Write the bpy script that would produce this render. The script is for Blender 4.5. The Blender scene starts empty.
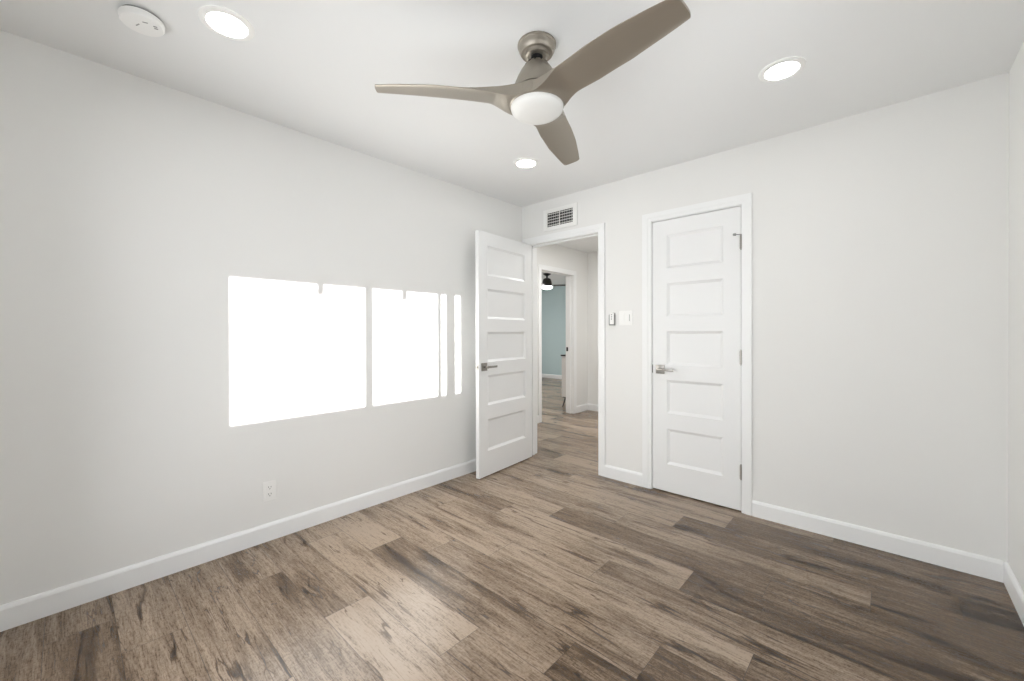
import bpy, bmesh, math, random
from mathutils import Vector, Matrix
PI = math.pi
S = bpy.context.scene
COL = S.collection

# ------------------------------------------------------------------ camera
cam_d = bpy.data.cameras.new('camera')
cam = bpy.data.objects.new('camera', cam_d)
COL.objects.link(cam)
cam_d.sensor_width = 36.0
cam_d.lens = 409.38 / 1024 * 36
cam_d.shift_y = -(340.5 - 334.45) / 1024
cam_d.clip_start = 0.02
yaw, pitch, roll = 0.742568, -0.0044784, -0.0026070
cam.matrix_world = (Matrix.Translation((2.65507, -3.04442, 1.20507)) @ Matrix.Rotation(yaw, 4, 'Z')
                    @ Matrix.Rotation(PI / 2 + pitch, 4, 'X') @ Matrix.Rotation(roll, 4, 'Z'))
S.camera = cam

# ------------------------------------------------------------------ sky, sun, exposure
SUN_S, SUN_T = 0.03, 0.15          # travel in +Y and down per metre of -X
w = bpy.data.worlds.new('world')
S.world = w
w.use_nodes = True
bg = w.node_tree.nodes['Background']
bg.inputs[0].default_value = (0.955, 0.976, 1.0, 1)
bg.inputs[1].default_value = 3.7
sd = bpy.data.lights.new('sun', 'SUN')
sun = bpy.data.objects.new('sun', sd)
COL.objects.link(sun)
sd.energy = 17.0
sd.angle = math.radians(0.35)
sd.color = (1.0, 0.985, 0.96)
sun.rotation_euler = Vector((-1, SUN_S, -SUN_T)).to_track_quat('-Z', 'Y').to_euler()
sun.location = (6, -2.5, 2.5)
LENS_E = 27.0        # ceiling downlight lens
S.view_settings.view_transform = 'Standard'
S.view_settings.look = 'None'
S.view_settings.gamma = 1
S.view_settings.use_curve_mapping = False
S.view_settings.exposure = 0.0
S.cycles.max_bounces = 12
S.cycles.diffuse_bounces = 8
S.cycles.use_denoising = True
S.cycles.sample_clamp_indirect = 6.0

# ------------------------------------------------------------------ helpers
def srgb(r, g, b):
    f = lambda c: (c / 255 / 12.92) if c / 255 <= .04045 else ((c / 255 + .055) / 1.055) ** 2.4
    return (f(r), f(g), f(b), 1)

def mat(name, col, rough=.5, metal=0, emit=None, es=0, bump=None, spec=.5):
    m = bpy.data.materials.new(name)
    m.use_nodes = True
    nt = m.node_tree
    p = nt.nodes['Principled BSDF']
    p.inputs['Base Color'].default_value = col
    p.inputs['Roughness'].default_value = rough
    p.inputs['Metallic'].default_value = metal
    p.inputs['Specular IOR Level'].default_value = spec
    if emit:
        p.inputs['Emission Color'].default_value = emit
        p.inputs['Emission Strength'].default_value = es
    if bump:
        sc, st, dist = bump
        n = nt.nodes.new('ShaderNodeTexNoise')
        n.inputs['Scale'].default_value = sc
        n.inputs['Detail'].default_value = 3
        tc = nt.nodes.new('ShaderNodeNewGeometry')
        nt.links.new(tc.outputs['Position'], n.inputs['Vector'])
        b = nt.nodes.new('ShaderNodeBump')
        b.inputs['Strength'].default_value = st
        b.inputs['Distance'].default_value = dist
        nt.links.new(n.outputs['Fac'], b.inputs['Height'])
        nt.links.new(b.outputs['Normal'], p.inputs['Normal'])
    return m

WALL = mat('wall_paint', srgb(231, 231, 229), .75, bump=(260, .12, .001), spec=.3)
CEIL = mat('ceiling_paint', srgb(233, 234, 234), .85, bump=(200, .15, .001), spec=.2)
TRIM = mat('white_trim_paint', srgb(238, 239, 239), .35)
DOORP = mat('white_door_paint', srgb(233, 234, 234), .40)
BLUE = mat('blue_wall_paint', srgb(190, 210, 212), .7)
PLAST = mat('white_plastic', srgb(240, 240, 238), .4)
PLASTG = mat('grey_plastic', srgb(150, 150, 148), .45)
SLOT = mat('dark_slot', srgb(60, 60, 58), .6)
DARK = mat('black_void', srgb(18, 18, 18), .8)
METAL = mat('satin_nickel', srgb(172, 168, 162), .32, 1.0)
HANDLE = mat('brushed_nickel_handle', srgb(150, 147, 142), .28, 1.0)
BLK = mat('black_metal', srgb(28, 27, 27), .4)
CABW = mat('pale_cabinet', srgb(205, 203, 200), .5)
ALU = mat('white_vinyl', srgb(236, 237, 236), .4)
LENS = mat('lamp_lens', (1, 1, 1, 1), .5, emit=(1, .988, .975, 1), es=LENS_E)
HALL_FILL = mat('hall_fill_lens', (1, 1, 1, 1), .5, emit=(1, .988, .975, 1), es=480)  # lens of the added, unseen hall lamp
FAR_FILL = mat('far_fill_lens', (1, 1, 1, 1), .5, emit=(1, .99, .98, 1), es=1500)  # lens of the added, unseen blue room lamp
BOWL = mat('opal_glass', srgb(226, 226, 223), .35)
BOWL2 = mat('lit_opal_glass', (1, 1, 1, 1), .3, emit=(1, .98, .95, 1), es=8)

# the fan's satin taupe metal with faint brushing
FANM = mat('fan_satin_metal', srgb(160, 153, 142), .38, .75)
glass = bpy.data.materials.new('window_glass')
glass.use_nodes = True
nt = glass.node_tree
for n in list(nt.nodes): nt.nodes.remove(n)
o_ = nt.nodes.new('ShaderNodeOutputMaterial'); mx = nt.nodes.new('ShaderNodeMixShader')
tr = nt.nodes.new('ShaderNodeBsdfTransparent'); gl = nt.nodes.new('ShaderNodeBsdfGlossy')
gl.inputs['Roughness'].default_value = .02
fr = nt.nodes.new('ShaderNodeFresnel'); fr.inputs[0].default_value = 1.25
nt.links.new(fr.outputs[0], mx.inputs[0]); nt.links.new(tr.outputs[0], mx.inputs[1])
nt.links.new(gl.outputs[0], mx.inputs[2]); nt.links.new(mx.outputs[0], o_.inputs[0])

def box(bm, x0, x1, y0, y1, z0, z1, M=None, bev=0):
    vs = [bm.verts.new((x, y, z)) for z in (z0, z1) for y in (y0, y1) for x in (x0, x1)]
    idx = [(0, 2, 3, 1), (4, 5, 7, 6), (0, 1, 5, 4), (1, 3, 7, 5), (3, 2, 6, 7), (2, 0, 4, 6)]
    fs = [bm.faces.new([vs[i] for i in f]) for f in idx]
    if bev:
        es = list({e for f in fs for e in f.edges})
        r = bmesh.ops.bevel(bm, geom=es, offset=bev, segments=2, affect='EDGES', profile=.6)
        vs = list({v for f in r['faces'] for v in f.verts} | {v for v in vs if v.is_valid})
    if M is not None:
        bmesh.ops.transform(bm, matrix=M, verts=vs)
    return vs

def lathe(bm, prof, n=48, M=None):
    """prof: (r,z) from one end to the other; r=0 caps."""
    rings = []
    allv = []
    for r, z in prof:
        if r < 1e-6:
            v = bm.verts.new((0, 0, z)); rings.append([v]); allv.append(v)
        else:
            ring = [bm.verts.new((r * math.cos(2 * PI * i / n), r * math.sin(2 * PI * i / n), z)) for i in range(n)]
            rings.append(ring); allv += ring
    for a, b in zip(rings, rings[1:]):
        if len(a) == 1 and len(b) == 1: continue
        for i in range(n):
            j = (i + 1) % n
            if len(a) == 1: bm.faces.new((a[0], b[j], b[i]))
            elif len(b) == 1: bm.faces.new((a[i], a[j], b[0]))
            else: bm.faces.new((a[i], a[j], b[j], b[i]))
    if M is not None: bmesh.ops.transform(bm, matrix=M, verts=allv)
    return allv

def obj(name, bm, m, parent=None, smooth=False, loc=None):
    bmesh.ops.recalc_face_normals(bm, faces=bm.faces)
    me = bpy.data.meshes.new(name)
    bm.to_mesh(me); bm.free()
    me.materials.append(m)
    if smooth:
        for p in me.polygons: p.use_smooth = True
        try: me.set_sharp_from_angle(angle=math.radians(35))
        except Exception: pass
    o = bpy.data.objects.new(name, me)
    COL.objects.link(o)
    if parent: o.parent = parent
    if loc: o.location = loc
    return o

def empty(name, loc, rz=0):
    o = bpy.data.objects.new(name, None)
    o.empty_display_size = .05
    COL.objects.link(o)
    o.location = loc; o.rotation_euler = (0, 0, rz)
    return o

def tag(o, label=None, cat=None, group=None, kind=None):
    if label: o['label'] = label
    if cat: o['category'] = cat
    if group: o['group'] = group
    if kind: o['kind'] = kind
    return o

def struct(name, bm, m, label, cat, smooth=False):
    return tag(obj(name, bm, m, smooth=smooth), label, cat, kind='structure')

NB = bmesh.new
H = 2.44
W = 3.08
YF = -3.37          # front wall
# main opening and closet opening in the back wall
O0, O1, OZ = .081, .851, 2.05
C0, C1, CZ = 1.322, 1.936, 2.049
WT = .12
# window opening in the right wall
SC = .06
def wy(y_on_left, x): return y_on_left - SUN_S * x
def wz(z_on_left, x): return z_on_left + SUN_T * x
GX = W + .07        # glass plane
WY0, WY1 = wy(-2.435, GX) - .035, wy(-.80, GX) + .04
WZ0, WZ1 = wz(.695, GX) - .035, wz(1.516, GX) + .035

# ------------------------------------------------------------------ room shell
b = NB(); box(b, -.12, 0, YF - .12, WT, 0, H)
struct('wall_left', b, WALL, 'long pale grey wall on the left lit by a patch of sun', 'wall')
b = NB()
J = .018
box(b, 0, O0 - J, 0, WT, 0, H); box(b, O0 - J, O1 + J, 0, WT, OZ + J, H)
box(b, O1 + J, C0 - J, 0, WT, 0, H); box(b, C0 - J, C1 + J, 0, WT, CZ + J, H)
box(b, C1 + J, W + .15, 0, WT, 0, H)
struct('wall_back', b, WALL, 'pale grey wall holding the open doorway and the closed door', 'wall')
b = NB()
box(b, W, W + .15, YF - .12, WY0, 0, H); box(b, W, W + .15, WY1, 0, 0, H)
box(b, W, W + .15, WY0, WY1, 0, WZ0); box(b, W, W + .15, WY0, WY1, WZ1, H)
struct('wall_right', b, WALL, 'pale grey wall at the right edge of the room', 'wall')
b = NB()
VX0, VX1, VZ0, VZ1 = .40, 2.30, .0, 2.06
box(b, 0, VX0, YF - .12, YF, 0, H); box(b, VX1, W, YF - .12, YF, 0, H)
box(b, VX0, VX1, YF - .12, YF, VZ1, H)
struct('wall_front', b, WALL, 'pale grey wall behind the viewer', 'wall')
b = NB(); box(b, -5.4, W + .15, YF - .12, 5.8, H, H + .08)
struct('ceiling', b, CEIL, 'flat white ceiling over the room', 'ceiling')

# hall and the blue room beyond
HX, HY, FY0, FY1 = -.78, 2.44, 1.285, 2.035
FZ = 2.05
HX1 = 1.15
b = NB()
box(b, HX - WT, HX, WT, FY0 - J, 0, H); box(b, HX - WT, HX, FY0 - J, FY1 + J, FZ + J, H)
box(b, HX - WT, HX, FY1 + J, 5.6, 0, H)
box(b, HX - WT, -.12, 0, WT, 0, H)
struct('wall_hall_left', b, WALL, 'pale grey hall wall with the doorway to the blue room', 'wall')
b = NB(); box(b, HX, HX1 + .1, HY, HY + .12, 0, H)
struct('wall_hall_end', b, WALL, 'short grey wall closing the hall beyond the far door casing', 'wall')
b = NB(); box(b, HX1, HX1 + .1, WT, HY, 0, H)
struct('wall_hall_right', b, WALL, 'grey hall wall hidden behind the closet', 'wall')
b = NB(); box(b, -5.3, HX, 5.6, 5.72, 0, H)
struct('wall_far_blue', b, BLUE, 'pale blue wall at the end of the far room', 'wall')
b = NB()
box(b, -5.4, -5.3, .2, 2.2, 0, H); box(b, -5.4, -5.3, 4.8, 5.72, 0, H)
box(b, -5.4, -5.3, 2.2, 4.8, 0, .8); box(b, -5.4, -5.3, 2.2, 4.8, 2.1, H)
struct('wall_far_left', b, WALL, 'left wall of the far room', 'wall')
b = NB(); box(b, -5.3, HX - WT, .2, .32, 0, H)
struct('wall_far_front', b, WALL, 'near wall of the far room', 'wall')

b = NB(); box(b, HX1 + .1, W + .15, .80, .90, 0, H); box(b, W + .05, W + .15, WT, .80, 0, H)
struct('wall_closet', b, WALL, 'closet walls behind the closed door', 'wall')

# ------------------------------------------------------------------ plank floor
def floor_mat():
    m = bpy.data.materials.new('taupe_oak_planks')
    m.use_nodes = True
    nt = m.node_tree; N = nt.nodes; L = nt.links
    p = N['Principled BSDF']
    at = N.new('ShaderNodeAttribute'); at.attribute_name = 'plank'
    uv = N.new('ShaderNodeUVMap'); uv.uv_map = 'UVMap'
    def mapping(sx, sy):
        q = N.new('ShaderNodeMapping'); q.inputs['Scale'].default_value = (sx, sy, 1)
        L.new(uv.outputs[0], q.inputs[0]); return q.outputs[0]
    def noise(v, sc, det=4, rough=.55, dist=0):
        q = N.new('ShaderNodeTexNoise')
        q.inputs['Scale'].default_value = sc; q.inputs['Detail'].default_value = det
        q.inputs['Roughness'].default_value = rough; q.inputs['Distortion'].default_value = dist
        L.new(v, q.inputs['Vector']); return q.outputs['Fac']
    def rng(v, a, b_, c, d, smooth=False):
        q = N.new('ShaderNodeMapRange')
        if smooth: q.interpolation_type = 'SMOOTHSTEP'
        for i, x in enumerate((a, b_, c, d)): q.inputs[1 + i].default_value = x
        L.new(v, q.inputs[0]); return q.outputs[0]
    def math_(op, a, b_=None):
        q = N.new('ShaderNodeMath'); q.operation = op
        for i, x in enumerate((a, b_)):
            if x is None: continue
            if isinstance(x, (int, float)): q.inputs[i].default_value = x
            else: L.new(x, q.inputs[i])
        return q.outputs[0]
    # broad dark clouds along the board, lens-shaped knots, wandering cracks, fine pores
    cloud = rng(noise(mapping(1.1, 8.0), 1.0, 4, .55, .3), .50, .72, 0, 1, True)
    knot = rng(noise(mapping(2.6, 10.0), 1.0, 3, .6, .5), .62, .76, 0, 1, True)
    broad = noise(mapping(.8, 3.0), 1.3, 2)
    streak = rng(noise(mapping(2.4, 34), 1.0, 6, .75, .35), .40, .66, 0, 1)
    pores = rng(noise(mapping(20, 190), 1.0, 3, .75), .50, .62, 0, 1)
    saw = rng(noise(mapping(95, 80), 1.0, 2, .7), .45, .65, 0, 1)
    cr = math_('ABSOLUTE', math_('SUBTRACT', noise(mapping(.75, 8.0), 1.0, 4, .5, .3), .5))
    crack = math_('MULTIPLY', rng(cr, .002, .016, 1, 0), rng(noise(mapping(1.3, 5.5), 1.1, 2), .50, .58, 0, 1))
    cr2 = math_('ABSOLUTE', math_('SUBTRACT', noise(mapping(1.0, 11.0), 1.7, 3, .5, .25), .47))
    crack2 = math_('MULTIPLY', rng(cr2, .002, .012, 1, 0), rng(noise(mapping(1.7, 6.5), 1.6, 2), .53, .60, 0, 1))
    crack = math_('MAXIMUM', crack, crack2)
    s = math_('ADD', math_('MULTIPLY', cloud, .42), math_('MULTIPLY', streak, .30))
    s = math_('ADD', s, math_('MULTIPLY', pores, .23))
    s = math_('ADD', s, math_('MULTIPLY', knot, .34))
    s = math_('ADD', s, math_('MULTIPLY', saw, .13))
    s = math_('ADD', s, math_('MULTIPLY', math_('SUBTRACT', broad, .5), .5))
    s = math_('ADD', s, math_('MULTIPLY', crack, .55))
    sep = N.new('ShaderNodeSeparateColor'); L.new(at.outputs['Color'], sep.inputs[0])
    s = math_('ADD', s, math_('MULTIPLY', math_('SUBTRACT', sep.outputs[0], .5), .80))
    cr_ = N.new('ShaderNodeValToRGB')
    e = cr_.color_ramp.elements
    e[0].position = 0.0; e[0].color = srgb(163, 145, 127)
    e[1].position = 1.0; e[1].color = srgb(34, 22, 13)
    for pos, c in ((.30, srgb(130, 112, 94)), (.5, srgb(98, 81, 64)), (.72, srgb(66, 50, 36))):
        q = e.new(pos); q.color = c
    L.new(s, cr_.inputs[0])
    L.new(cr_.outputs[0], p.inputs['Base Color'])
    L.new(rng(s, 0, 1, .22, .30), p.inputs['Roughness'])
    p.inputs['Specular IOR Level'].default_value = .42
    bp = N.new('ShaderNodeBump'); bp.inputs['Strength'].default_value = .04; bp.inputs['Distance'].default_value = .0012
    hh = math_('MULTIPLY', math_('ADD', pores, math_('MULTIPLY', crack, .5)), -1)
    L.new(hh, bp.inputs['Height']); L.new(bp.outputs[0], p.inputs['Normal'])
    return m
FLOOR = floor_mat()
SEAM = mat('plank_seam', srgb(52, 42, 34), .7)
ENDS = {  # row index k (Y from -.11-.2(k+1) to -.11-.2k) : one known board end
    -1: 2.425, 0: 1.918, 1: 1.673, 2: 1.382, 3: 1.018, 4: 1.937, 5: 1.573, 6: 2.287, 7: 2.013, 8: 1.761,
    9: 1.427, 10: .90, 11: .40, 12: 1.117, 13: 1.75, 14: .25, 15: .9}
DARKER = {(15, 0): .7, (15, -1): .62, (13, -1): .62, (14, 0): .80, (11, 0): .62, (13, 0): .50, (12, 0): .46, (12, -1): .56, (11, -1): .5, (10, 0): .30, (9, -1): .46, (8, -1): .68, (8, 0): .5,  # board tones; lower-left and right boards also carry painted shade
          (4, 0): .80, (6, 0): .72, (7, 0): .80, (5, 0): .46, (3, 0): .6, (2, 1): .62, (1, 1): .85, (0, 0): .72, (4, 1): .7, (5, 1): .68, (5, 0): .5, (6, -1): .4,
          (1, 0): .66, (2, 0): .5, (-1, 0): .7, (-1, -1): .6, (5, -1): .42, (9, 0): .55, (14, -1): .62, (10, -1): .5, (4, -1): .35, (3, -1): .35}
DARKER.update({(-1, 0): .78, (0, 0): .82, (1, 0): .78, (1, 1): .95, (2, 0): .60, (2, 1): .80, (3, 0): .72, (3, 1): .85,  # right-hand boards deepened again, the light's falloff put into their tone
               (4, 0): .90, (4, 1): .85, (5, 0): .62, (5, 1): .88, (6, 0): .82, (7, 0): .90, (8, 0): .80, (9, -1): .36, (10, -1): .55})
def build_floor():
    rnd = random.Random(11)
    me = bpy.data.meshes.new('floor')
    V, F, U, A, MI = [], [], [], [], []
    x_min, x_max, y_min, y_max = -5.4, W + .15, YF - .12, 5.8
    L_ = 1.219; g = .0008
    k0 = math.floor((-.11 - y_max) / .2); k1 = math.ceil((-.11 - y_min) / .2)
    for k in range(k0, k1 + 1):
        yt = min(-.11 - .2 * k, y_max); yb = max(-.11 - .2 * (k + 1), y_min)
        if yt - yb < .01: continue
        e0 = ENDS.get(k, rnd.uniform(0, L_))
        j0 = math.floor((x_min - e0) / L_)
        j = j0
        while e0 + j * L_ < x_max:
            xa = max(e0 + j * L_, x_min); xb = min(e0 + (j + 1) * L_, x_max)
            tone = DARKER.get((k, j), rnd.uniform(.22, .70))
            ox, oy = rnd.uniform(0, 60), rnd.uniform(0, 60)
            flip = rnd.choice((-1, 1))
            if xb - xa > .01:
                n = len(V)
                pts = [(xa + g, yb + g), (xb - g, yb + g), (xb - g, yt - g), (xa + g, yt - g)]
                V += [(x, y, 0) for x, y in pts]
                F.append((n, n + 1, n + 2, n + 3)); MI.append(0)
                U += [(flip * x + ox, y + oy) for x, y in pts]
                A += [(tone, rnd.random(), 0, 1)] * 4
            j += 1
    n = len(V)
    V += [(x_min, y_min, -.0015), (x_max, y_min, -.0015), (x_max, y_max, -.0015), (x_min, y_max, -.0015)]
    F.append((n, n + 1, n + 2, n + 3)); MI.append(1); U += [(0, 0)] * 4; A += [(0, 0, 0, 1)] * 4
    n = len(V)
    V += [(x_min, y_min, -.08), (x_max, y_min, -.08), (x_max, y_max, -.08), (x_min, y_max, -.08)]
    F.append((n + 3, n + 2, n + 1, n)); MI.append(1); U += [(0, 0)] * 4; A += [(0, 0, 0, 1)] * 4
    me.from_pydata(V, [], F)
    uvl = me.uv_layers.new(name='UVMap')
    for i, c in enumerate(U): uvl.data[i].uv = c
    ca = me.color_attributes.new('plank', 'FLOAT_COLOR', 'CORNER')
    for i, c in enumerate(A): ca.data[i].color = c
    me.materials.append(FLOOR); me.materials.append(SEAM)
    for i, p in enumerate(me.polygons): p.material_index = MI[i]
    o = bpy.data.objects.new('floor', me); COL.objects.link(o)
    tag(o, 'taupe wood plank floor with dark knots and streaks', 'floor', kind='structure')
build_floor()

# ------------------------------------------------------------------ baseboards
BT, BH = .014, .102
def base_run(bm, p0, p1, nrm):
    """a baseboard with an eased top from p0 to p1; nrm points into the room"""
    d = Vector(p1) - Vector(p0); n = Vector(nrm)
    prof = [(0, 0.0005), (BT, 0.0005), (BT, BH - .016), (BT - .004, BH - .006), (BT - .009, BH), (0, BH)]
    a = [bm.verts.new((p0[0] + n.x * t, p0[1] + n.y * t, z)) for t, z in prof]
    c = [bm.verts.new((p1[0] + n.x * t, p1[1] + n.y * t, z)) for t, z in prof]
    for i in range(len(prof)):
        j = (i + 1) % len(prof)
        bm.faces.new((a[i], a[j], c[j], c[i]))
    bm.faces.new(a); bm.faces.new(list(reversed(c)))
CW = .070
def baseboard(name, runs, label):
    b = NB()
    for r in runs: base_run(b, *r)
    struct(name, b, TRIM, label, 'baseboard')
e = .0006
baseboard('baseboard_left', [((e, YF + BT), (e, -.001), (1, 0))][:1] and [((e, YF + .001), (e, -.001), (1, 0))], 'white baseboard along the left wall')
baseboard('baseboard_back', [((O1 + .005 + .062, -e), (C0 - .005 - CW, -e), (0, -1)), ((C1 + .005 + .062, -e), (W - BT - .001, -e), (0, -1))],
          'white baseboard along the back wall either side of the closed door')
baseboard('baseboard_right', [((W - e, -.001), (W - e, YF + .001), (-1, 0))], 'white baseboard along the right wall')
baseboard('baseboard_front', [((BT + .002, YF + e), (VX0 - .001, YF + e), (0, 1)), ((VX1 + .001, YF + e), (W - BT - .002, YF + e), (0, 1))], 'white baseboard along the front wall')
baseboard('baseboard_hall', [((HX + e, WT + .02), (HX + e, FY0 - .005 - CW, ), (1, 0)), ((HX + e, FY1 + .005 + CW), (HX + e, HY - .001), (1, 0)),
                             ((HX + BT + .001, HY - e), (HX1 - .001, HY - e), (0, -1))], 'white baseboard around the hall corner')
baseboard('baseboard_far', [((-5.29, 5.6 - e), (HX - WT - .001, 5.6 - e), (0, -1))], 'white baseboard under the pale blue wall')

# ------------------------------------------------------------------ casings and jambs (trim)
def casing(name, M, x0, x1, z1, label, wl=CW, wr=CW, wh=.066):
    """casing + jamb liner built in local coords: x along wall, -y into the room, wall from y=0 to WT"""
    b = NB(); r = .005
    # casing: flat outer band with a slightly lower inner step
    for t, o, i0 in ((.0125, 0, .024), (.009, 0, 0)):
        if t < .010: wl, wr, wh = wl - .0015, wr - .0015, wh - .0015
        xl0, xl1 = x0 - r - wl, x0 - r - i0
        xr0, xr1 = x1 + r + i0, x1 + r + wr
        zt0, zt1 = z1 + r + i0, z1 + r + wh
        y0, y1 = -t, -.0006
        A = [(xl0, 0.0006), (xl1, 0.0006), (xl1, zt0), (xl0, zt1)]
        B = [(xr0, 0.0006), (xr1, 0.0006), (xr1, zt1), (xr0, zt0)]
        C = [(xl0, zt1), (xl1, zt0), (xr0, zt0), (xr1, zt1)]
        for P in (A, B, C):
            f = [b.verts.new((x, y0, z)) for x, z in P]; k = [b.verts.new((x, y1, z)) for x, z in P]
            b.faces.new(f); b.faces.new(list(reversed(k)))
            for i in range(4):
                j = (i + 1) % 4; b.faces.new((f[i], k[i], k[j], f[j]))
    # jamb liner
    e1 = .0008
    box(b, x0 - J + e1, x0, -.0003, WT - .0003, .0006, z1)
    box(b, x1, x1 + J - e1, -.0003, WT - .0003, .0006, z1)
    box(b, x0 - J + e1, x1 + J - e1, -.0003, WT - .0003, z1, z1 + J - e1)
    # stop moulding
    s0, s1, st = .046, .080, .011
    box(b, x0, x0 + st, s0, s1, .0006, z1); box(b, x1 - st, x1, s0, s1, .0006, z1)
    box(b, x0 + st, x1 - st, s0, s1, z1 - st, z1)
    # far-side casing
    for xa, xb, za, zb in ((x0 - r - wl, x0 - r, .0006, z1 + r + wh), (x1 + r, x1 + r + wr, .0006, z1 + r + wh), (x0 - r, x1 + r, z1 + r, z1 + r + wh)):
        box(b, xa, xb, WT + .0006, WT + .015, za, zb)
    bmesh.ops.transform(b, matrix=M, verts=b.verts)
    return struct(name, b, TRIM, label, 'door casing')
I4 = Matrix.Identity(4)
casing('trim_1', I4, O0, O1, OZ, 'white casing framing the open doorway to the hall', wl=.062, wr=.062, wh=.062)
casing('trim_2', I4, C0, C1, CZ, 'white casing around the closed five-panel door', wl=.070, wr=.058, wh=.062)
# hall doorway: wall plane X=HX, hall side is +X.  local x -> -Y ... local -y -> +X
MH = Matrix(((0, -1, 0, HX), (1, 0, 0, 0), (0, 0, 1, 0), (0, 0, 0, 1)))
t3 = casing('trim_3', MH, FY0, FY1, FZ, 'white casing framing the doorway to the blue room', wh=.062)
b = NB(); box(b, HX - .119, HX - .088, FY1 - .0030, FY1 - .0002, .925, .985)
obj('strike_plate', b, BLK, t3)['label'] = 'small black strike plate on the jamb'

# ------------------------------------------------------------------ five-panel doors
PAN = [(1.683, 1.932), (1.321, 1.572), (.961, 1.212), (.598, .848), (.216, .480)]
def door_leaf_bm(w_, h_, t_, stile=.110):
    """x 0..w, y 0..t, z 0.01..h; recessed flat panels on both faces"""
    b = NB()
    xs = [0, stile, w_ - stile, w_]
    zs = [.010]
    for a, c in reversed(PAN): zs += [a, c]
    zs.append(h_)
    dep, sl = .011, .019
    for side, y in ((0, 0.0), (1, t_)):
        s = 1 if side == 0 else -1
        for i in range(3):
            for j in range(len(zs) - 1):
                x0, x1, z0, z1 = xs[i], xs[i + 1], zs[j], zs[j + 1]
                if i == 1 and j % 2 == 1:
                    o = [b.verts.new(p) for p in ((x0, y, z0), (x1, y, z0), (x1, y, z1), (x0, y, z1))]
                    yi = y + s * dep
                    q = [b.verts.new(p) for p in ((x0 + sl, yi, z0 + sl), (x1 - sl, yi, z0 + sl), (x1 - sl, yi, z1 - sl), (x0 + sl, yi, z1 - sl))]
                    yl = y + s * .003
                    l_ = [b.verts.new(p) for p in ((x0 + .003, yl, z0 + .003), (x1 - .003, yl, z0 + .003), (x1 - .003, yl, z1 - .003), (x0 + .003, yl, z1 - .003))]
                    for k in range(4):
                        m_ = (k + 1) % 4
                        b.faces.new((o[k], o[m_], l_[m_], l_[k])); b.faces.new((l_[k], l_[m_], q[m_], q[k]))
                    b.faces.new(q)
                else:
                    b.faces.new([b.verts.new(p) for p in ((x0, y, z0), (x1, y, z0), (x1, y, z1), (x0, y, z1))])
    z0, z1 = zs[0], zs[-1]
    for q in (((0, 0, z0), (0, t_, z0), (0, t_, z1), (0, 0, z1)), ((w_, 0, z0), (w_, t_, z0), (w_, t_, z1), (w_, 0, z1)),
              ((0, 0, z0), (w_, 0, z0), (w_, t_, z0), (0, t_, z0)), ((0, 0, z1), (w_, 0, z1), (w_, t_, z1), (0, t_, z1))):
        b.faces.new([b.verts.new(p) for p in q])
    bmesh.ops.remove_doubles(b, verts=b.verts, dist=1e-5)
    return b

def handle_bm(s, lev):
    """square rosette and slim lever on a face at local y=0; s=-1 projects to -y; lever points to lev*x"""
    b = NB()
    box(b, -.033, .033, min(s * .0004, s * .009), max(s * .0004, s * .009), -.033, .033, bev=.0012)
    M = Matrix.Rotation(PI / 2, 4, 'X')
    lathe(b, [(0, 0), (.011, 0), (.011, .045), (0, .045)], 20, Matrix.Translation((0, s * .005, 0)) @ Matrix.Rotation(PI / 2 if s < 0 else -PI / 2, 4, 'X'))
    x0, x1 = sorted((-.011 * lev, .115 * lev)); y0, y1 = sorted((s * .043, s * .052))
    box(b, x0, x1, y0, y1, -.009, .009, bev=.002)
    return b

def hinge_bm():
    b = NB()
    lathe(b, [(0, -.046), (.0075, -.045), (.0075, .045), (0, .046)], 16)
    for z in (-.027, -.009, .009, .027):
        lathe(b, [(.0078, z - .0006), (.0083, z), (.0078, z + .0006)], 16)
    lathe(b, [(0, .046), (.005, .047), (.0045, .052), (0, .053)], 12)
    lathe(b, [(0, -.046), (.005, -.047), (.0045, -.052), (0, -.053)], 12)
    box(b, .0, .012, .006, .008, -.044, .044)
    return b

# closed closet door
dw = C1 - C0 - .006
d2 = empty('door_2', (C0 + .003, .002, 0))
tag(d2, 'closed white five-panel door with square nickel lever', 'door', kind='structure')
obj('door_leaf', door_leaf_bm(dw, 2.044, .035), DOORP, d2)
h = obj('door_handle', handle_bm(-1, 1), HANDLE, d2, smooth=True); h.location = (.060, 0, .925); h['label'] = 'square nickel rosette with slim lever'
b = NB(); box(b, -.0025, .002, -.004, .012, .895, .957, bev=.0006)
obj('latch_plate', b, BLK, d2)
hz = [(1.805), (1.035), (.270)]
HG = hinge_bm()
hme = obj('hinge', HG, METAL, d2, smooth=True); hme.location = (dw + .002, -.0075, hz[0])
for z in hz[1:]:
    c = hme.copy(); COL.objects.link(c); c.parent = d2; c.location = (dw + .002, -.0075, z)
b = NB()
My = Matrix.Translation((0, 0, .048)) @ Matrix.Rotation(math.radians(90), 4, 'Y') @ Matrix.Rotation(math.radians(62), 4, 'X')
Mx = Matrix.Translation((0, 0, .050)) @ Matrix.Rotation(math.radians(-152), 4, 'Z') @ Matrix.Rotation(PI / 2, 4, 'Y')
lathe(b, [(0, 0), (.003, 0), (.003, .030), (0, .030)], 12, Mx)
lathe(b, [(0, .030), (.0085, .030), (.0085, .044), (.006, .048), (0, .048)], 16, Mx)
lathe(b, [(0, 0), (.008, 0), (.008, .003), (0, .003)], 16, Matrix.Translation((0, 0, .048)))
o = obj('hinge_stop', b, PLASTG, hme, smooth=True); o['label'] = 'hinge pin door stop with a dark rubber tip'

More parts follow.
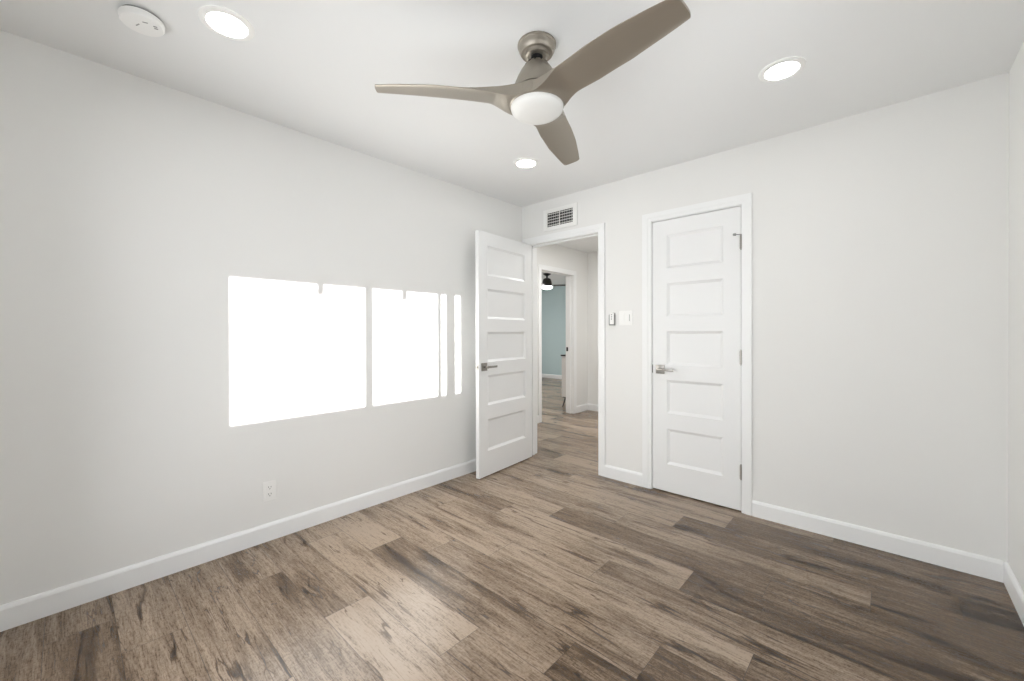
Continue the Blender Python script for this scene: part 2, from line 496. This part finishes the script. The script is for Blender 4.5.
# open door leading to the hall
TH = math.radians(84.6)
d1 = empty('door_1', (O0 + .001, -.010, 0), -TH)
tag(d1, 'white five-panel door standing open against the left wall', 'door', kind='structure')
lw = O1 - O0 - .006
lf = obj('door_leaf', door_leaf_bm(lw, 2.043, .035), DOORP, d1); lf.location = (.003, .011, 0)
h = obj('door_handle', handle_bm(1, -1), HANDLE, d1, smooth=True); h.location = (.003 + lw - .062, .046, .922); h['label'] = 'square nickel rosette with slim lever'
h = obj('door_handle', handle_bm(-1, -1), HANDLE, d1, smooth=True); h.location = (.003 + lw - .062, .011, .922)
b = NB(); box(b, lw + .0032, lw + .0045, .018, .040, .895, .950); box(b, lw + .0045, lw + .014, .022, .036, .912, .933, bev=.002)
obj('latch_plate', b, METAL, d1)
for z in hz:
    c = hme.copy(); COL.objects.link(c); c.parent = d1; c.location = (0, 0, z); c.rotation_euler = (0, 0, PI/2)

# ------------------------------------------------------------------ window in the right wall (throws the sun patch)
def window():
    t = empty('window_1', (GX, (WY0 + WY1) / 2, WZ0))
    tag(t, 'white two-pane sliding window in the right wall', 'window', kind='structure')
    T = Matrix.Translation((-GX, -(WY0 + WY1) / 2, -WZ0))
    def part(n, b, m, par=t):
        bmesh.ops.transform(b, matrix=T, verts=b.verts); return obj(n, b, m, par)
    b = NB(); e1 = .0008
    box(b, GX - .03, GX + .03, WY0 + e1, WY1 - e1, WZ0 + e1, WZ0 + .034)
    box(b, GX - .03, GX + .03, WY0 + e1, WY1 - e1, WZ1 - .034, WZ1 - e1)
    box(b, GX - .03, GX + .03, WY0 + e1, WY0 + .034, WZ0 + .034, WZ1 - .034)
    box(b, GX - .03, GX + .03, WY1 - .034, WY1 - e1, WZ0 + .034, WZ1 - .034)
    ym0, ym1 = wy(-1.650, GX), wy(-1.590, GX)
    box(b, GX - .015, GX + .015, ym0, ym1, WZ0 + .034, WZ1 - .034)
    part('window_frame', b, ALU)
    for a, c in ((WY0 + .034, ym0), (ym1, WY1 - .034)):
        b = NB(); box(b, GX - .002, GX + .002, a, c, WZ0 + .034, WZ1 - .034)
        part('pane', b, glass)
    for yy in (-1.949, -1.336):
        y = wy(yy, GX - .02); b = NB()
        box(b, GX - .028, GX - .016, y - .021, y + .021, WZ1 - .034 - .072, WZ1 - .034)
        part('latch', b, ALU)
    b = NB(); box(b, W - .015, GX - .031, WY0 + e1, WY1 - e1, WZ0 + e1, WZ0 + .012)
    part('window_sill', b, TRIM)
window()
def fill_window(name, M, w_, h_, label):
    """local x 0..w along the wall, y thickness, z 0..h"""
    t = tag(empty(name, (0, 0, 0)), label, 'window', kind='structure'); t.matrix_world = M
    b = NB(); f = .045; e1 = .0008
    box(b, e1, w_ - e1, -.025, .025, e1, f); box(b, e1, w_ - e1, -.025, .025, h_ - f, h_ - e1)
    box(b, e1, f, -.025, .025, f, h_ - f); box(b, w_ - f, w_ - e1, -.025, .025, f, h_ - f)
    box(b, w_ / 2 - .025, w_ / 2 + .025, -.02, .02, f, h_ - f)
    obj('window_frame', b, ALU, t)
    for a, c in ((f, w_ / 2 - .025), (w_ / 2 + .025, w_ - f)):
        b = NB(); box(b, a, c, -.002, .002, f, h_ - f); obj('pane', b, glass, t)
fill_window('fill_window_2', Matrix.Translation((VX0, YF - .06, VZ0)), VX1 - VX0, VZ1 - VZ0, 'added white two-pane sliding glass door in the front wall, for fill light')  # unseen glass door added behind the viewer as daylight fill
fill_window('fill_window_3', Matrix.Translation((-5.35, 2.2, .8)) @ Matrix.Rotation(PI / 2, 4, 'Z'), 2.6, 1.3, 'added white two-pane window lighting the far blue room')  # unseen window added to brighten the blue room
# vertical blind drawn back beside the window
def blind():
    bx = W - .05
    yc = wy(-.9, bx)
    t = empty('vertical_blind', (bx, yc, 0))
    tag(t, 'white vertical blind vanes drawn to the far side of the window', 'blind')
    b = NB(); box(b, -.018, .018, WY0 - yc - .05, WY1 - yc + .02, WZ1 + .02, WZ1 + .055)
    for s in (WY0 - yc + .1, WY1 - yc): box(b, .017, .0495, s, s + .03, WZ1 + .03, WZ1 + .05)
    obj('head_rail', b, ALU, t)
    vanes = [(-1.0135, .038, 80), (-.8975, .096, 25)]
    for yl, wproj, a in vanes:
        y = wy(yl, bx) - yc
        hw = wproj / 2; dx = .012 if wproj > .06 else .016
        b = NB()
        n = 6; rows = []
        for i in range(n + 1):
            u = -1 + 2 * i / n
            rows.append([(dx * u + .004 * (1 - u * u), y + hw * u, z) for z in (WZ0 - .04, WZ1 + .02)])
        top = [[b.verts.new(p) for p in r] for r in rows]
        bk = [[b.verts.new((p[0] + .001, p[1], p[2])) for p in r] for r in rows]
        for i in range(n):
            b.faces.new((top[i][0], top[i + 1][0], top[i + 1][1], top[i][1])); b.faces.new((bk[i][0], bk[i][1], bk[i + 1][1], bk[i + 1][0]))
        for (A_, B_) in ((top[0], bk[0]), (top[-1], bk[-1])): b.faces.new((A_[0], A_[1], B_[1], B_[0]))
        obj('vane', b, ALU, t)
blind()

# ------------------------------------------------------------------ ceiling lights
def downlight():
    t = empty('recessed_light', (0, 0, H))
    b = NB(); lathe(b, [(.067, -.004), (.070, -.0080), (.086, -.0068), (.0935, -.003), (.094, -.0003)], 56)
    obj('trim_ring', b, PLAST, t, smooth=True)
    b = NB(); lathe(b, [(0, -.0062), (.055, -.0060), (.0675, -.0048)], 56)
    obj('lens', b, LENS, t, smooth=True)
    return t
def copy_tree(o, parent=None):
    c = o.copy(); COL.objects.link(c)
    if parent: c.parent = parent
    for ch in list(o.children): copy_tree(ch, c)
    return c
dl = downlight()
spots = [((.713, -2.603), 'round recessed ceiling light nearest the smoke detector'),
         ((.713, -.773), 'round recessed ceiling light in front of the open doorway, near the corner'),
         ((2.286, -.758), 'round recessed ceiling light above the closed door side of the room'),
         ((2.286, -2.603), 'round recessed ceiling light directly over the viewer')]
for i, (p, lab) in enumerate(spots):
    o = dl if i == 0 else copy_tree(dl)
    o.location = (p[0], p[1], H)
    tag(o, lab, 'ceiling light', 'recessed lights in the bedroom ceiling')
dl2 = None
def bright(o, m_=None):
    l = [k for k in o.children if k.name.startswith('lens')][0]
    l.data = l.data.copy(); l.data.materials[0] = m_ or HALL_FILL
o = copy_tree(dl); bright(o); o.location = (.35, 1.15, H); tag(o, 'added round fill light in the hall ceiling, out of view', 'ceiling light', 'added fill lights beyond the doorway')  # unseen lamp added to brighten the hall
o = copy_tree(dl); bright(o, FAR_FILL); o.location = (-3.0, 1.9, H); tag(o, 'added round fill light in the blue room ceiling, out of view', 'ceiling light', 'added fill lights beyond the doorway')  # unseen lamp added to lift the blue wall's brightness

# ------------------------------------------------------------------ smoke detector
t = empty('smoke_detector', (.512, -2.838, H))
tag(t, 'round white smoke detector beside a recessed ceiling light', 'smoke detector')
b = NB(); lathe(b, [(0, -.0003), (.060, -.0003), (.060, -.008), (0, -.008)], 56)
obj('mounting_base', b, PLASTG, t, smooth=True)
b = NB(); lathe(b, [(.0, -.0085), (.066, -.0085), (.0685, -.012), (.0685, -.026), (.064, -.0325), (.055, -.034), (0, -.0345)], 64)
obj('cover', b, PLAST, t, smooth=True)
cov = [k for k in t.children if k.name.startswith('cover')][0]
for (x, y, a, l_) in ((.030, .006, 70, .016), (-.005, -.012, 20, .02), (.018, .040, 75, .012), (.030, .036, 75, .012)):
    M = Matrix.Translation((x, y, -.0348)) @ Matrix.Rotation(math.radians(a), 4, 'Z')
    b = NB(); box(b, -l_ / 2, l_ / 2, -.0018, .0018, -.0008, .0008, M)
    obj('vent_slot', b, PLASTG, cov)

# ------------------------------------------------------------------ ceiling fan
AX, AY = 1.5457, -1.6735
def sm(x): x = max(0, min(1, x)); return x * x * (3 - 2 * x)
def lerp_tab(tab, x):
    if x <= tab[0][0]: return tab[0][1]
    for (a, ya), (c, yc) in zip(tab, tab[1:]):
        if x <= c:
            f = (x - a) / (c - a); return ya + (yc - ya) * sm(f)
    return tab[-1][1]
def lin_tab(tab, x):
    if x <= tab[0][0]: return tab[0][1]
    for (a, ya), (c, yc) in zip(tab, tab[1:]):
        if x <= c: return ya + (yc - ya) * (x - a) / (c - a)
    return tab[-1][1]
def blade_bm():
    """x outward, +y = counter-clockwise side seen from above; z relative to the ceiling"""
    b = NB(); nr, nv = 44, 16
    R0, R1 = .100, .666
    zc = -.248
    TP = math.tan(math.radians(13))
    cw = [(.10, -.092), (.115, -.088), (.15, -.080), (.22, -.077), (.33, -.076), (.45, -.071), (.56, -.060), (.674, -.047)]
    ccw = [(.10, .090), (.113, .080), (.135, .066), (.17, .060), (.28, .070), (.43, .070), (.56, .057), (.674, .042)]
    grid = {}
    for s in (0, 1):
        for i in range(nr + 1):
            f = i / nr
            for j in range(nv + 1):
                g_ = j / nv
                r = R0 + (R1 - R0) * f
                a, c = lin_tab(cw, r), lin_tab(ccw, r)
                v = a + (c - a) * g_
                x = r
                # root wraps round the lamp ring, tip is cut at a slant with rounded corners
                k = 1 - sm((r - R0) / .09)
                x_ring = math.sqrt(max(.1185 ** 2 - min(abs(v), .100) ** 2, 0)) 
                x = x * (1 - k) + (x_ring + (r - R0)) * k
                kt = sm((r - .60) / .062)
                u = (g_ - .5) * 2
                x += kt * (-.006 * abs(u) ** 8 - .003 * u * u)
                t_ = .0075 * (1 - (2 * g_ - 1) ** 6) * .5 + .0012
                zmid = zc - TP * v + .010 * math.sin(PI * min(1, max(0, (r - .1) / .56)))
                top, bot = zmid + t_, zmid - t_
                q = 1 - sm((r - .10) / .10)
                qt = 1 - sm((r - .10) / .24)
                top = top * (1 - qt) + (-.216 - .10 * abs(v)) * qt
                bot = bot * (1 - q) + (-.2665) * q
                if top < bot + .0015: top = bot + .0015
                grid[s, i, j] = b.verts.new((x, v, top if s == 0 else bot))
    for s in (0, 1):
        for i in range(nr):
            for j in range(nv):
                b.faces.new((grid[s, i, j], grid[s, i + 1, j], grid[s, i + 1, j + 1], grid[s, i, j + 1]))
    for i in range(nr):
        for j in (0, nv): b.faces.new((grid[0, i, j], grid[0, i + 1, j], grid[1, i + 1, j], grid[1, i, j]))
    for j in range(nv):
        for i in (0, nr): b.faces.new((grid[0, i, j], grid[0, i, j + 1], grid[1, i, j + 1], grid[1, i, j]))
    return b
fan = empty('ceiling_fan', (AX, AY, H))
tag(fan, 'three-blade satin taupe ceiling fan with round white light in the room centre', 'ceiling fan')
b = NB(); lathe(b, [(.0, -.0003), (.080, -.0003), (.0825, -.004), (.0825, -.010), (.079, -.013), (.076, -.028), (.070, -.040), (.0665, -.043), (.0655, -.0405), (.052, -.0405), (.0505, -.044), (.049, -.052), (.040, -.055), (.038, -.053), (.026, -.053), (0, -.053)], 64)
obj('canopy', b, FANM, fan, smooth=True)
b = NB(); lathe(b, [(0, -.050), (.0245, -.050), (.0245, -.086), (0, -.086)], 32)
obj('downrod', b, DARK, fan, smooth=True)['label'] = 'black neck under the canopy'
b = NB(); lathe(b, [(0, -.079), (.034, -.079), (.041, -.083), (.054, -.097), (.070, -.120), (.084, -.147), (.095, -.174), (.101, -.200), (.102, -.206), (0, -.206)], 64)
mh = obj('motor_housing', b, FANM, fan, smooth=True)
for k in range(12):
    a = 2 * PI * k / 12
    b = NB()
    box(b, -.006, .006, -.0024, .0024, -.0012, .0012, Matrix.Translation((.0480, 0, -.0900)) @ Matrix.Rotation(math.radians(45), 4, 'Y'))
    v_ = obj('vent_slot', b, DARK, mh); v_.rotation_euler = (0, 0, a)
b = NB(); lathe(b, [(.0, -.2095), (.102, -.2095), (.112, -.215), (.1175, -.230), (.118, -.264), (.1125, -.2675), (0, -.2675)], 64)
obj('hub', b, FANM, fan, smooth=True)
b = NB(); lathe(b, [(.096, -.2062), (.096, -.2094)], 48)
obj('shadow_gap', b, DARK, fan)
b = NB(); lathe(b, [(.1115, -.2677), (.1122, -.276), (.109, -.285), (.098, -.295), (.075, -.304), (.04, -.310), (0, -.312)], 64)
obj('light_bowl', b, BOWL, fan, smooth=True)['label'] = 'round opal glass light bowl'
bl = obj('blade', blade_bm(), FANM, fan, smooth=True)
YAW = math.degrees(yaw)
base_a = -171 + YAW      # camera-frame angle turned into world
bl.rotation_euler = (0, 0, math.radians(base_a))
for k in (1, 2):
    c = bl.copy(); COL.objects.link(c); c.parent = fan; c.rotation_euler = (0, 0, math.radians(base_a + 120 * k))

# ------------------------------------------------------------------ far black fan
ff = empty('ceiling_fan', (-2.616, 3.79, H))
tag(ff, 'small black ceiling fan with a lit bowl in the far blue room', 'ceiling fan')
b = NB(); lathe(b, [(0, -.0003), (.085, -.0003), (.082, -.012), (.050, -.035), (.024, -.050), (0, -.050)], 32); obj('canopy', b, BLK, ff, smooth=True)
b = NB(); lathe(b, [(0, -.05), (.018, -.05), (.018, -.112), (0, -.112)], 16); obj('downrod', b, BLK, ff, smooth=True)
b = NB(); lathe(b, [(0, -.095), (.045, -.095), (.075, -.112), (.092, -.150), (.100, -.190), (.104, -.235), (.104, -.262), (0, -.262)], 40); obj('motor_housing', b, BLK, ff, smooth=True)
b = NB(); lathe(b, [(.100, -.2625), (.118, -.275), (.112, -.298), (.085, -.318), (.045, -.328), (0, -.330)], 40); obj('light_bowl', b, BOWL2, ff, smooth=True)
def small_blade():
    b = NB()
    P = [(.13, -.045), (.30, -.058), (.52, -.058), (.56, -.045), (.57, .0), (.56, .045), (.52, .058), (.30, .058), (.13, .045)]
    tp = math.tan(math.radians(16))
    a = [b.verts.new((x, y, -.250 + tp * y + .004)) for x, y in P]; c = [b.verts.new((x, y, -.250 + tp * y - .004)) for x, y in P]
    b.faces.new(a); b.faces.new(list(reversed(c)))
    for i in range(len(P)):
        j = (i + 1) % len(P); b.faces.new((a[i], c[i], c[j], a[j]))
    return b
sb = obj('blade', small_blade(), BLK, ff)
sb.rotation_euler = (0, 0, yaw + math.radians(-8))
for k in (1, 2):
    c = sb.copy(); COL.objects.link(c); c.parent = ff; c.rotation_euler = (0, 0, yaw + math.radians(-8 + 120 * k))

# ------------------------------------------------------------------ cabinet in the far room
cb = empty('cabinet', (-1.08, 2.80, 0))
tag(cb, 'pale cabinet with a black top and splayed black legs behind the far doorway', 'cabinet')
b = NB(); box(b, -.155, .155, -.42, .42, .165, .822, bev=.004); obj('body', b, CABW, cb)
b = NB(); box(b, -.168, .160, -.43, .43, .8225, .846, bev=.003); obj('cabinet_top', b, BLK, cb)
for sy in (-1, 1):
    b = NB(); box(b, -.159, -.1555, min(sy * .005, sy * .41), max(sy * .005, sy * .41), .185, .80, bev=.001)
    dd = obj('door', b, CABW, cb)
    b = NB(); box(b, -.172, -.1595, min(sy * .03, sy * .042), max(sy * .03, sy * .042), .46, .56, bev=.002); obj('handle', b, BLK, dd)
b = NB(); box(b, -.150, .150, -.40, .40, .150, .1645); obj('leg_rail', b, BLK, cb)
for sx in (-1, 1):
    for sy in (-1, 1):
        b = NB()
        p0, p1 = Vector((sx * .120, sy * .36, .1495)), Vector((sx * .145, sy * .405, .001))
        r0, r1 = .016, .008
        A_ = [b.verts.new(p0 + Vector((r0 * math.cos(a), r0 * math.sin(a), 0))) for a in [i * PI / 6 for i in range(12)]]
        B_ = [b.verts.new(p1 + Vector((r1 * math.cos(a), r1 * math.sin(a), 0))) for a in [i * PI / 6 for i in range(12)]]
        for i in range(12): b.faces.new((A_[i], A_[(i + 1) % 12], B_[(i + 1) % 12], B_[i]))
        b.faces.new(A_); b.faces.new(list(reversed(B_)))
        obj('leg', b, BLK, cb, smooth=True)

# ------------------------------------------------------------------ wall vent above the doorway
v = empty('wall_vent', (.460, 0, 2.248))
tag(v, 'white louvred air vent on the wall above the open doorway', 'vent')
b = NB()
ow, oh, iw, ih = .186, .098, .142, .064
for x0, x1, z0, z1 in ((-ow, ow, ih, oh), (-ow, ow, -oh, -ih), (-ow, -iw, -ih, ih), (iw, ow, -ih, ih)):
    box(b, x0, x1, -.010, -.0006, z0, z1)
obj('vent_frame', b, PLAST, v)
b = NB(); box(b, -iw, iw, -.0015, -.0008, -ih, ih); obj('backing', b, SLOT, v)
for k in range(5):
    z = -ih + .0128 + k * .0256
    b = NB()
    M = Matrix.Translation((0, -.0060, z)) @ Matrix.Rotation(math.radians(38), 4, 'X')
    box(b, -iw + .0005, iw - .0005, -.0075, .0075, -.0008, .0008, M)
    obj('slat', b, PLAST, v)
b = NB()
box(b, -.004, .004, -.0125, -.0105, -ih, ih); 
for k in range(-5, 6):
    if k: box(b, k * .025 - .0008, k * .025 + .0008, -.0030, -.0018, -ih, ih)
obj('mullion', b, PLAST, v)

# ------------------------------------------------------------------ light switch, fan remote and holder
s = empty('light_switch', (1.105, 0, 1.321))
tag(s, 'white double switch plate on the wall beside the fan remote', 'light switch')
b = NB(); box(b, -.058, .058, -.0062, -.0006, -.0585, .0585, bev=.002); obj('plate', b, PLAST, s)
b = NB(); box(b, -.0395, -.0065, -.0095, -.0064, -.033, .033, bev=.0012); obj('rocker', b, PLAST, s)
b = NB(); box(b, .0065, .0395, -.0095, -.0064, -.033, .033, bev=.0012); rk = obj('dimmer', b, PLAST, s)
b = NB(); box(b, .034, .0375, -.0112, -.0096, -.026, .026); obj('dimmer_slider', b, PLASTG, rk)
r = empty('remote_holder', (.985, 0, 1.262))
tag(r, 'grey wall holder cradling a white fan remote beside the switch plate', 'remote holder')
b = NB()
box(b, -.026, .026, -.004, -.0006, 0, .100, bev=.001)
box(b, -.026, -.020, -.015, -.0042, 0, .088, bev=.001); box(b, .020, .026, -.015, -.0042, 0, .088, bev=.001)
box(b, -.0198, .0198, -.015, -.0042, 0, .009)
obj('cradle', b, PLASTG, r)
r = empty('fan_remote', (.985, -.0100, 1.272))
tag(r, 'slim white fan remote resting in the grey wall holder', 'remote')
b = NB(); box(b, -.0192, .0192, -.0052, .0053, 0, .096, bev=.003); obj('remote_body', b, PLAST, r)
for z in (.078, .060, .042):
    b = NB(); lathe(b, [(0, 0), (.005, 0), (.005, .0012), (0, .0012)], 16, Matrix.Translation((0, -.0053, z)) @ Matrix.Rotation(PI / 2, 4, 'X')); obj('button', b, PLASTG, r)

# ------------------------------------------------------------------ outlet on the left wall
o = empty('wall_outlet', (0, -2.247, .288))
tag(o, 'white double power outlet low on the left wall', 'outlet')
b = NB(); box(b, .0006, .0058, -.035, .035, -.057, .057, bev=.0018); obj('plate', b, PLAST, o)
for z in (.020, -.020):
    b = NB(); box(b, .0060, .0080, -.0165, .0165, z - .0135, z + .0135, bev=.0009); rc = obj('receptacle', b, PLAST, o)
    b = NB()
    for y in (-.0065, .0065): box(b, .0081, .0084, y - .0011, y + .0011, z - .001, z + .0075)
    box(b, .0081, .0084, -.0022, .0022, z - .0105, z - .006)
    obj('slots', b, SLOT, rc)
